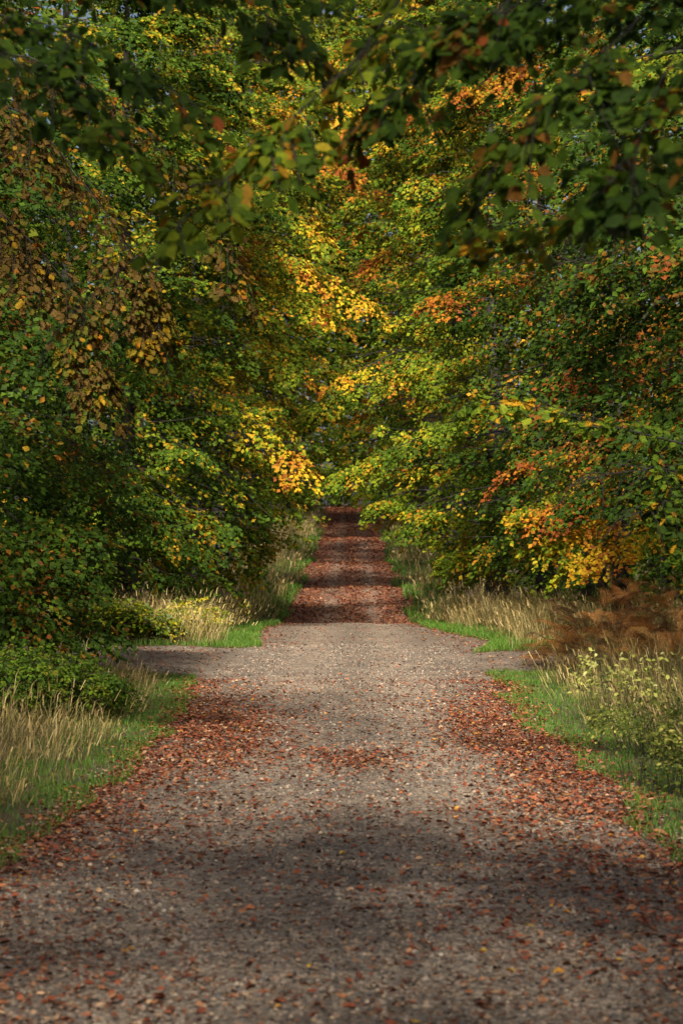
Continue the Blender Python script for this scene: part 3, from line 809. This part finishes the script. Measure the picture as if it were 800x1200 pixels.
# ------------------------------------------------------------------ trees on the bracken side (x > 0)
tree("oak_tree", "young oak holding a glossy green branch out above the bracken", 6.0, 16, 9, 'green', .095, 3.4, 14, 12, 10, 3.0, xin=3.0,
     boughs=[dict(r=.014, path=[P(800, 520, 16), P(720, 500, 15.6), P(640, 480, 15.3), P(565, 470, 15)], n=34, tl=.8, s0=.1, pal='lime', nl=10, leaf=.085, droop=.1),
             dict(r=.014, path=[P(820, 560, 15.6), P(760, 550, 15.2), P(690, 560, 15)], n=34, tl=.8, s0=.1, pal='green', nl=12, leaf=.085, droop=.15),
             dict(r=.012, path=[P(840, 580, 15.6), P(790, 585, 15.2), P(750, 600, 15)], n=24, tl=.7, s0=.1, pal='green', nl=12, leaf=.085, droop=.2)],
     tmpl=T_OAK, mat=M_NEAR, parts=300, twig_wood=True, group=GF)
tree("beech_tree", "deep green beech with shade in its leaf colour and a yellow-green top by the bracken", 6.2, 23, 11.0, 'deepgreen', .080, 4.6, 50, 24, 48, 2.2, xin=2.35, group=GF, tl=1.3,
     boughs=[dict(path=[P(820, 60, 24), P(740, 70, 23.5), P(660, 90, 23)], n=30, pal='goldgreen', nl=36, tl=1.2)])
tree("beech_tree", "dark green beech with shade in its leaf colour, hung with russet leaf patches behind the bracken", 6.4, 29, 12.8, 'deepgreen', .088, 5.0, 52, 24, 46, 3.0, xin=2.5, group=GF, tl=1.4,
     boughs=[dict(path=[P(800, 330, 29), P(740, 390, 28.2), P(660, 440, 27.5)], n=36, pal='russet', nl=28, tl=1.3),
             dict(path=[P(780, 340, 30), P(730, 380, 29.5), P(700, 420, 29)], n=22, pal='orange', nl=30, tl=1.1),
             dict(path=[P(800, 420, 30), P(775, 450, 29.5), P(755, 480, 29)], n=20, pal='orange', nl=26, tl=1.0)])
tree("beech_tree", "low golden orange beech behind the blond grass", 5.6, 41, 12, 'orangegreen', .100, 4.4, 40, 24, 34, 2.2, xin=2.6, group=GF,
     boughs=[dict(path=[P(740, 540, 41), P(660, 570, 40), P(580, 615, 39.5)], n=40, pal='gold', nl=36, tl=1.3),
             dict(path=[P(760, 570, 41), P(700, 605, 40), P(640, 630, 39.5)], n=40, pal='gold', nl=36, tl=1.3),
             dict(path=[P(760, 550, 40.5), P(690, 580, 39.5), P(620, 600, 39)], n=40, pal='orange', nl=36, tl=1.3),
             dict(path=[P(790, 590, 40.5), P(740, 625, 39.5), P(670, 655, 39)], n=40, pal='gold', nl=36, tl=1.2),
             dict(path=[P(720, 500, 41), P(660, 520, 40), P(600, 545, 39.5)], n=30, pal='russet', nl=34, tl=1.2)])
tree("beech_tree", "dark green beech with orange-tipped upper twigs by the road crest", 5.8, 47, 18, 'darkgreen', .11, 5.2, 54, 24, 36, 2.4, xin=2.1, group=GF,
     boughs=[dict(path=[P(720, 580, 48), P(620, 620, 47), P(540, 650, 46.5)], n=34, pal='darkgreen', nl=38),
             dict(path=[P(640, 60, 47), P(580, 90, 46.5), P(530, 110, 46)], n=44, pal='orange', nl=36), dict(path=[P(640, 300, 47), P(560, 330, 46), P(500, 350, 45.5)], n=40, pal='orange', nl=34)])
tree("beech_tree", "lime green beech with layered sprays reaching low across the road", 5.4, 54, 17, 'lime', .115, 5.2, 50, 24, 36, 1.4, xin=1.8, group=GF,
     boughs=[dict(path=[P(620, 520, 55), P(540, 560, 55), P(490, 595, 55), P(455, 588, 55)], n=44, pal='lime', nl=40, tl=1.7),
             dict(path=[P(620, 450, 55), P(520, 500, 55), P(450, 530, 55), P(400, 552, 55)], n=44, pal='lime', nl=40, tl=1.7),
             dict(path=[P(600, 590, 53), P(560, 630, 52), P(510, 660, 52)], n=34, pal='lime', nl=40, tl=1.3)])
tree("beech_tree", "green beech carrying one pale apricot spray over the road", 5.0, 66, 23, 'lime', .14, 5.8, 54, 24, 28, 2.4, xin=1.0, arch=2.0, arch_z=(9, 15), group=GF,
     boughs=[dict(path=[P(560, 60, 66), P(470, 30, 66), P(370, 60, 66)], n=60, pal='goldgreen', nl=34, tl=2.2), dict(path=[P(560, 150, 66), P(480, 130, 66), P(400, 150, 66)], n=50, pal='orange', nl=34, tl=2.0),
             dict(path=[P(560, 400, 66), P(480, 430, 65), P(400, 460, 64), P(350, 490, 64)], n=44, pal='goldgreen', nl=34, tl=1.8),
             dict(path=[P(480, 410, 66), P(430, 430, 65), P(385, 450, 64)], n=16, pal='gold', nl=26, tl=1.3)])
tree("beech_tree", "orange-flecked green beech behind the lime green beech", 5.0, 78, 27, 'orangegreen', .17, 6.4, 50, 22, 25, 2.6, xin=.8, arch=2.2, group=GF,
     boughs=[dict(path=[P(580, 220, 78), P(500, 260, 77), P(430, 310, 77)], n=50, pal='orange', nl=28, tl=1.8)])
tree("beech_tree", "green beech overhanging the second rise of the far road", 5.2, 92, 31, 'lime', .21, 7.6, 50, 22, 23, 2.6, xin=-.2, arch=2.4, group=GF)
tree("beech_tree", "tall olive beech closing the canopy over the far road", 5.6, 110, 35, 'olive', .26, 8.4, 50, 22, 20, 2.8, xin=-1.0, arch=2.4, group=GF)
tree("beech_tree", "rust-tinged beech at the top of the far road", 5.6, 132, 39, 'orangegreen', .31, 9.0, 48, 22, 19, 3.0, xin=-1.4, arch=2.4, group=GF)

# ------------------------------------------------------------------ near boughs hanging over the road; unseen high crowns shaped to shade it
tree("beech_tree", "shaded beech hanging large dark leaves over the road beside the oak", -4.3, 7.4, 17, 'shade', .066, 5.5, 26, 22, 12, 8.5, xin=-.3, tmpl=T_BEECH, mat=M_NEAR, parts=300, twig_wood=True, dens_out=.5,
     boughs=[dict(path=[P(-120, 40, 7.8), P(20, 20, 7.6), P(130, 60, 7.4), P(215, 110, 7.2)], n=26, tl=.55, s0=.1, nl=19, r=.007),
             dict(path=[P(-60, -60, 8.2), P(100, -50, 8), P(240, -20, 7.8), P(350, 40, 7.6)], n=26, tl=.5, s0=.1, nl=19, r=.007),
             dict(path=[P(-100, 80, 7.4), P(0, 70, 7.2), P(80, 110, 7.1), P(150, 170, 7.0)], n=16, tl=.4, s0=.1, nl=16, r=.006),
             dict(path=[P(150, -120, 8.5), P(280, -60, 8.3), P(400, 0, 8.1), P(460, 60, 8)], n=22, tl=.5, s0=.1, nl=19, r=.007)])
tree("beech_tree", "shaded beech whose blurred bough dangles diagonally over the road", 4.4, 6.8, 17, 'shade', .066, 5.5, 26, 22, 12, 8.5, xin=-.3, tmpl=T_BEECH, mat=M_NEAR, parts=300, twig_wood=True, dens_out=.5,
     boughs=[dict(path=[P(620, -60, 7.8), P(470, 30, 7.5), P(350, 130, 7.2), P(240, 235, 6.9), P(120, 335, 6.7), P(70, 385, 6.6)], n=36, tl=.30, s0=.25, nl=17, r=.007, pal='lime'),  # lime palette stands in for sun falling on this bough
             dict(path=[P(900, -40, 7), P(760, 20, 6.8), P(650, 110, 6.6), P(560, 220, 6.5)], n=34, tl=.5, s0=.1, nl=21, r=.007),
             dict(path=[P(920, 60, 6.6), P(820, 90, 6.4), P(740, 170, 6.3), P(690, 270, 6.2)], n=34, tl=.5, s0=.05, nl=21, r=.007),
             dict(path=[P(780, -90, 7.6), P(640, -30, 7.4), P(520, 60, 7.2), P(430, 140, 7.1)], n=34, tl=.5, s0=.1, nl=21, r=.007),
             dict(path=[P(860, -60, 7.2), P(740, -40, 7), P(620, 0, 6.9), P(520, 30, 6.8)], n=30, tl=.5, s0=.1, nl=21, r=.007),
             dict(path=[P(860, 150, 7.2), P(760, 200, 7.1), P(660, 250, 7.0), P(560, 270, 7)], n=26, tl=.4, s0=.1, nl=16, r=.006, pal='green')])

# ------------------------------------------------------------------ unseen trees added behind the viewpoint to shade the foreground
for (bx, by, bh, lab) in ((-4.8, -2.2, 18, "broad unseen beech added behind the viewpoint to shade the road, bramble side"), (4.8, -0.5, 17, "broad unseen beech added behind the viewpoint to shade the road, bracken side"),
                          (5.0, -7.0, 20, "tall unseen beech added further back to shade the road, bracken side")):
    tree("beech_tree", lab, bx, by, bh, 'green', .25, 6.6, 36, 13, 10, 2.8, xin=-1.6, dens_out=1.0)

# ------------------------------------------------------------------ deep woodland behind the roadside trees
def woodland(name, label, boxes, n, size, pal):
    cr = Crown(); W = Wood()
    for (x0, x1, d0, d1, h0, h1) in boxes:
        k = n // len(boxes)
        x = rng.uniform(x0, x1, k); d = rng.uniform(d0, d1, k)
        z = height(x, d) + rng.uniform(h0, h1, k)
        p = np.stack([x, d, z], -1)
        dr = norm(np.stack([np.where(x < 0, 1., -1.) * rng.uniform(.2, 1, k), rng.normal(-.4, .5, k), rng.normal(-.2, .2, k)], -1))
        face = np.stack([np.where(x < 0, .6, -.6), np.full(k, -.8), np.full(k, .3)], -1)
        pos, fwd, nrm = spray_leaves(p, dr, rng.uniform(1.6, 3.0, k), 7, face)
        col = palette_cols(pal, p, 7, .35)
        sz = size * rng.uniform(.7, 1.3, pos.shape[:2])
        cr.add(pos, fwd, nrm, sz, col)
        for t in range(14):
            tx, td = rng.uniform(x0, x1), rng.uniform(d0, d1); tz = float(height(tx, td))
            if abs(tx - float(xc(td))) < 4.5 and td < 290: continue
            W.add(np.array([(tx, td, tz - .1), (tx + .1, td, tz + 6), (tx, td + .2, tz + h1 * .9)]), [.28, .2, .08], 6)
    a = cr.cat()
    root = link(name, leaves_mesh(name, *a, M_LEAF), kind="stuff", label=label, category="woodland")
    link("trunks", W.mesh("trunks", M_BARK), parent=root, kind="stuff")
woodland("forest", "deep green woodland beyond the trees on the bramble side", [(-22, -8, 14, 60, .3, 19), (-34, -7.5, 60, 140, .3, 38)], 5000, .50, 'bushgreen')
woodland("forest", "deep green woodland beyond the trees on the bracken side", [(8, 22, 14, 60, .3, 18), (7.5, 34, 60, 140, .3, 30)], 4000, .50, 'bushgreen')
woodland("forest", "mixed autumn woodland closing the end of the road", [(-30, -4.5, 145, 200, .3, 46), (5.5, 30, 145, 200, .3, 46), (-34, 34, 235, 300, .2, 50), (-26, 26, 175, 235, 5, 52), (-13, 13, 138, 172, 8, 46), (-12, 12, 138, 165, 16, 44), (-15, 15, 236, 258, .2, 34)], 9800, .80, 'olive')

def undergrowth(label, boxes, n):
    cr = Crown()
    for (x0, x1, d0, d1, h1) in boxes:
        k = n // len(boxes)
        x = rng.uniform(x0, x1, k); d = rng.uniform(d0, d1, k); z = height(x, d) + h1 * rng.uniform(.05, 1, k) ** 1.2
        p = np.stack([x, d, z], -1)
        dr = norm(np.stack([np.where(x < 0, .6, -.6) + rng.normal(0, .5, k), rng.normal(-.5, .5, k), rng.normal(0, .25, k)], -1))
        face = np.stack([np.where(x < 0, .5, -.5), np.full(k, -.8), np.full(k, .3)], -1)
        pos, fwd, nrm = spray_leaves(p, dr, rng.uniform(.6, 1.3, k), 10, face)
        ok = (pos[..., 2] > height(pos[..., 0], pos[..., 1]) + .03) & (edge_dist(pos[..., 0], pos[..., 1]) > .6)
        col = palette_cols('bushgreen', p, 10, .8)
        sz = .13 * rng.uniform(.6, 1.2, pos.shape[:2]) * (.7 + d[:, None] / 150)
        cr.add(pos[ok], fwd[ok], nrm[ok], sz[ok], col[ok])
    link("undergrowth", leaves_mesh("undergrowth", *cr.cat(), M_LEAF), kind="stuff", label=label, category="undergrowth")
undergrowth("dark green undergrowth between the trunks on the bramble side", [(-11, -5.0, 43, 60, 3.2), (-12, -5.2, 60, 90, 3.5), (-10, -5.2, 22, 30, 2.4)], 2700)
undergrowth("dark green undergrowth between the trunks on the bracken side", [(5.0, 11, 40, 58, 3.0), (5.2, 12, 58, 90, 3.5), (6.2, 11, 24, 38, 2.4)], 2700)

# ------------------------------------------------------------------ shrubs
def shrub(name, label, x, d, R, H, pal, leaf, n_stem, nt, nl, category="bush", group=None, tmpl=T_SMALL, tl=.45, mat=None, zlow=.15, spread=1.0, sr=.006, bs=.25):
    z0 = float(height(x, d)); base = np.array([x, d, z0 - .03])
    root = thing(name, label, category, base, group)
    W = Wood(); cr = Crown()
    for i in range(n_stem):
        a = rng.uniform(0, 2 * math.pi); r = R * math.sqrt(rng.uniform(.02, 1)) * spread; h = H * rng.uniform(.6, 1.05) * (1 - .35 * (r / R) ** 2)
        e = np.array([math.cos(a) * r, math.sin(a) * r, h * .8])
        b0 = np.array([math.cos(a) * r * bs, math.sin(a) * r * bs, 0])
        e = e + rng.normal(0, .12, 3) * np.array([1, 1, 0]) * h
        path = np.array([b0, b0 * .5 + e * .4 + UP * h * .3 + rng.normal(0, .03, 3), e * .8 + UP * h * .2, e])
        W.add(interp_path(path, np.linspace(0, 1, 6)), np.linspace(sr, sr * .4, 6), 4)
        p, dr, ln, s = twigs_of(path + base, nt, tl, zlow, .15)
        face = np.tile(np.array([[.25 * (1 if x < 0 else -1), -.7, .5]]), (len(p), 1))
        pos, fwd, nrm = spray_leaves(p, dr, ln, nl, face)
        col = palette_cols(pal, p, nl, 2.0)
        cr.add(pos, fwd, nrm, leaf * rng.uniform(.6, 1.2, pos.shape[:2]), col)
    link("stems", W.mesh("stems", M_TWIG), parent=root, kind="stuff")
    a = cr.cat(); ok = (a[0][:, 2] - height(a[0][:, 0], a[0][:, 1]) > .02)
    ok &= edge_dist(a[0][:, 0], a[0][:, 1]) > .1
    a = [t[ok] for t in a]
    if not len(a[0]): print("EMPTY", label, x, d); return root
    link("foliage", leaves_mesh("foliage", a[0] - base, *a[1:], mat or M_LEAF, tmpl), parent=root)
    STATS[label] = len(a[0])
    return root
def at(px, py):
    """ground point under a photo pixel on the near, level stretch"""
    d = FPX * (CAM_H - .05) / (py - 662.0)
    return (px - 400) / FPX * d, d
def shrub_px(name, label, px, py, R, H, *a, **k):
    x, d = at(px, py); return shrub(name, label, x, d, R, H, *a, **k)
shrub_px("bramble", "sprawling green bramble at the mouth of the side track", 118, 757, 1.2, 1.15, 'bramble', .085, 60, 12, 9, tmpl=T_BEECH)
shrub_px("bramble", "low green bramble mound edging the grass by the side track", 168, 756, .8, .75, 'bramble', .08, 40, 10, 9, tmpl=T_BEECH)
shrub_px("bramble", "pale yellow-leaved bramble beside the dry grass", 222, 751, .8, 1.0, 'brambleyellow', .08, 40, 10, 8, tmpl=T_BEECH)
shrub_px("hazel_bush", "dark leafy bush above straw grass under the sweeping beech", 0, 846, 1.15, .9, 'bushgreen', .046, 80, 12, 13, tmpl=T_BEECH)
shrub_px("hazel_bush", "low dark green bush by the grass point at the side track", 80, 836, .6, .55, 'bushgreen', .042, 60, 12, 11, tmpl=T_BEECH)
shrub_px("sapling", "small sapling with pale yellow leaves in front of the bracken", 728, 842, .55, .95, 'paleleaf', .056, 12, 7, 5, bs=.5, zlow=.0, sr=.0026, category="sapling", tmpl=T_BEECH)
shrub_px("bramble", "thin green bramble among the wispy grass before the bracken", 765, 876, .8, .6, 'weed', .036, 44, 9, 7, bs=.5, zlow=.0, sr=.0026, tmpl=T_BEECH)
shrub_px("nettle_clump", "small pale green nettle clump with dark stems at the grass edge", 745, 918, .24, .45, 'weed', .034, 12, 7, 6, bs=.5, zlow=.0, sr=.0026, tmpl=T_BEECH, category="nettles", tl=.18)
shrub_px("nettle_clump", "larger green nettle clump with dark stems beside the thin bramble", 790, 925, .4, .68, 'weed', .036, 22, 9, 7, bs=.5, zlow=.0, sr=.0026, tmpl=T_BEECH, category="nettles", tl=.22)

# ------------------------------------------------------------------ bracken
def frond_mesh(col_a, col_b, L=1.0, arch=.55):
    V, F, C, n = [], [], [], 0
    S = np.linspace(0, 1, 9)
    def pt(s): return np.array([L * (s * .95), 0, L * (arch * 1.5 * s - arch * 1.05 * s ** 2.4)])
    v, f = tube([pt(s) for s in S], np.linspace(.007, .0015, 9), 3)
    V.append(v); F.append(f); n += len(v); C.append(np.tile(np.array(col_b) * .6, (len(v), 1)))
    T, tc = [], []
    for i in range(15):
        s = .22 + .78 * i / 15.0
        p = pt(s); t = norm(pt(min(s + .02, 1.0)) - pt(s - .02))
        w = .20 * L * (1 - ((s - .22) / .78)) ** .8 + .02
        for sg in (-1, 1):
            ax = norm(np.array([.45 * t[0], sg, -.55 + .45 * t[2]])) * w * rng.uniform(.85, 1.1)
            up = norm(np.cross(t, ax)) * rng.uniform(-.25, .25)
            m = 7
            for k in range(m):
                q = (k + .2) / m
                b0 = p + ax * q - UP * .12 * w * q * q
                l2 = w * .30 * (1 - q * .75)
                for s2 in (-1, 1):
                    tip = b0 + norm(t * s2 + ax / w * .5 + up - UP * rng.uniform(0, .7)) * l2
                    T.append((b0, b0 + ax * (.75 / m), tip)); 
                    cc = np.array(col_a) * (1 - s * .3) + np.array(col_b) * s * .3
                    tc.append(cc * rng.uniform(.7, 1.3))
    T = np.array(T).reshape(-1, 3); tris = np.arange(len(T)).reshape(-1, 3) + n
    V.append(T); C.append(np.repeat(np.array(tc), 3, 0))
    return new_mesh("frond", np.concatenate(V), [np.concatenate(F), tris], np.concatenate(C), M_DRY)
FRONDS = [frond_mesh(a, np.array(a) * .7, 1.0, ar) for a, ar in (((.38, .155, .035), .6), ((.28, .115, .030), .8), ((.44, .22, .065), .5), ((.11, .045, .016), .85), ((.33, .17, .045), .4), ((.22, .18, .05), .6))]
BR = [("tallest russet bracken clump spreading against the golden beech", 735, 772, 1.95), ("russet bracken clump beside the mouth of the crossing track", 712, 783, 1.5), ("dense brown bracken in the middle of the bracken bank", 765, 776, 1.85),
      ("copper bracken fronds under the dark green beech", 800, 774, 1.85), ("brown bracken clump drooping over the pale yellow sapling", 785, 790, 1.3), ("low brown bracken at the edge of the blond grass", 690, 778, 1.1)]
for lab, px, py, h in BR:
    x, d = at(px, py); z = float(height(x, d))
    root = thing("bracken", lab, "bracken", (x, d, z - .02), "bracken beside the crossing track")
    for k in range(80):
        a = rng.uniform(0, 2 * math.pi); s = rng.uniform(.40, .72)
        r = .68 * math.sqrt(rng.uniform())
        o = link("frond", FRONDS[int(rng.choice(6, p=[.26, .22, .12, .20, .16, .04]))], parent=root, loc=(r * math.cos(a), r * math.sin(a), h * (1 - (r / .75) ** 2) * rng.uniform(.05, .68)),
                 rot=(rng.normal(0, .5), rng.normal(.12, .38), a + rng.normal(0, .5)))
        o.scale = (s, s, s)
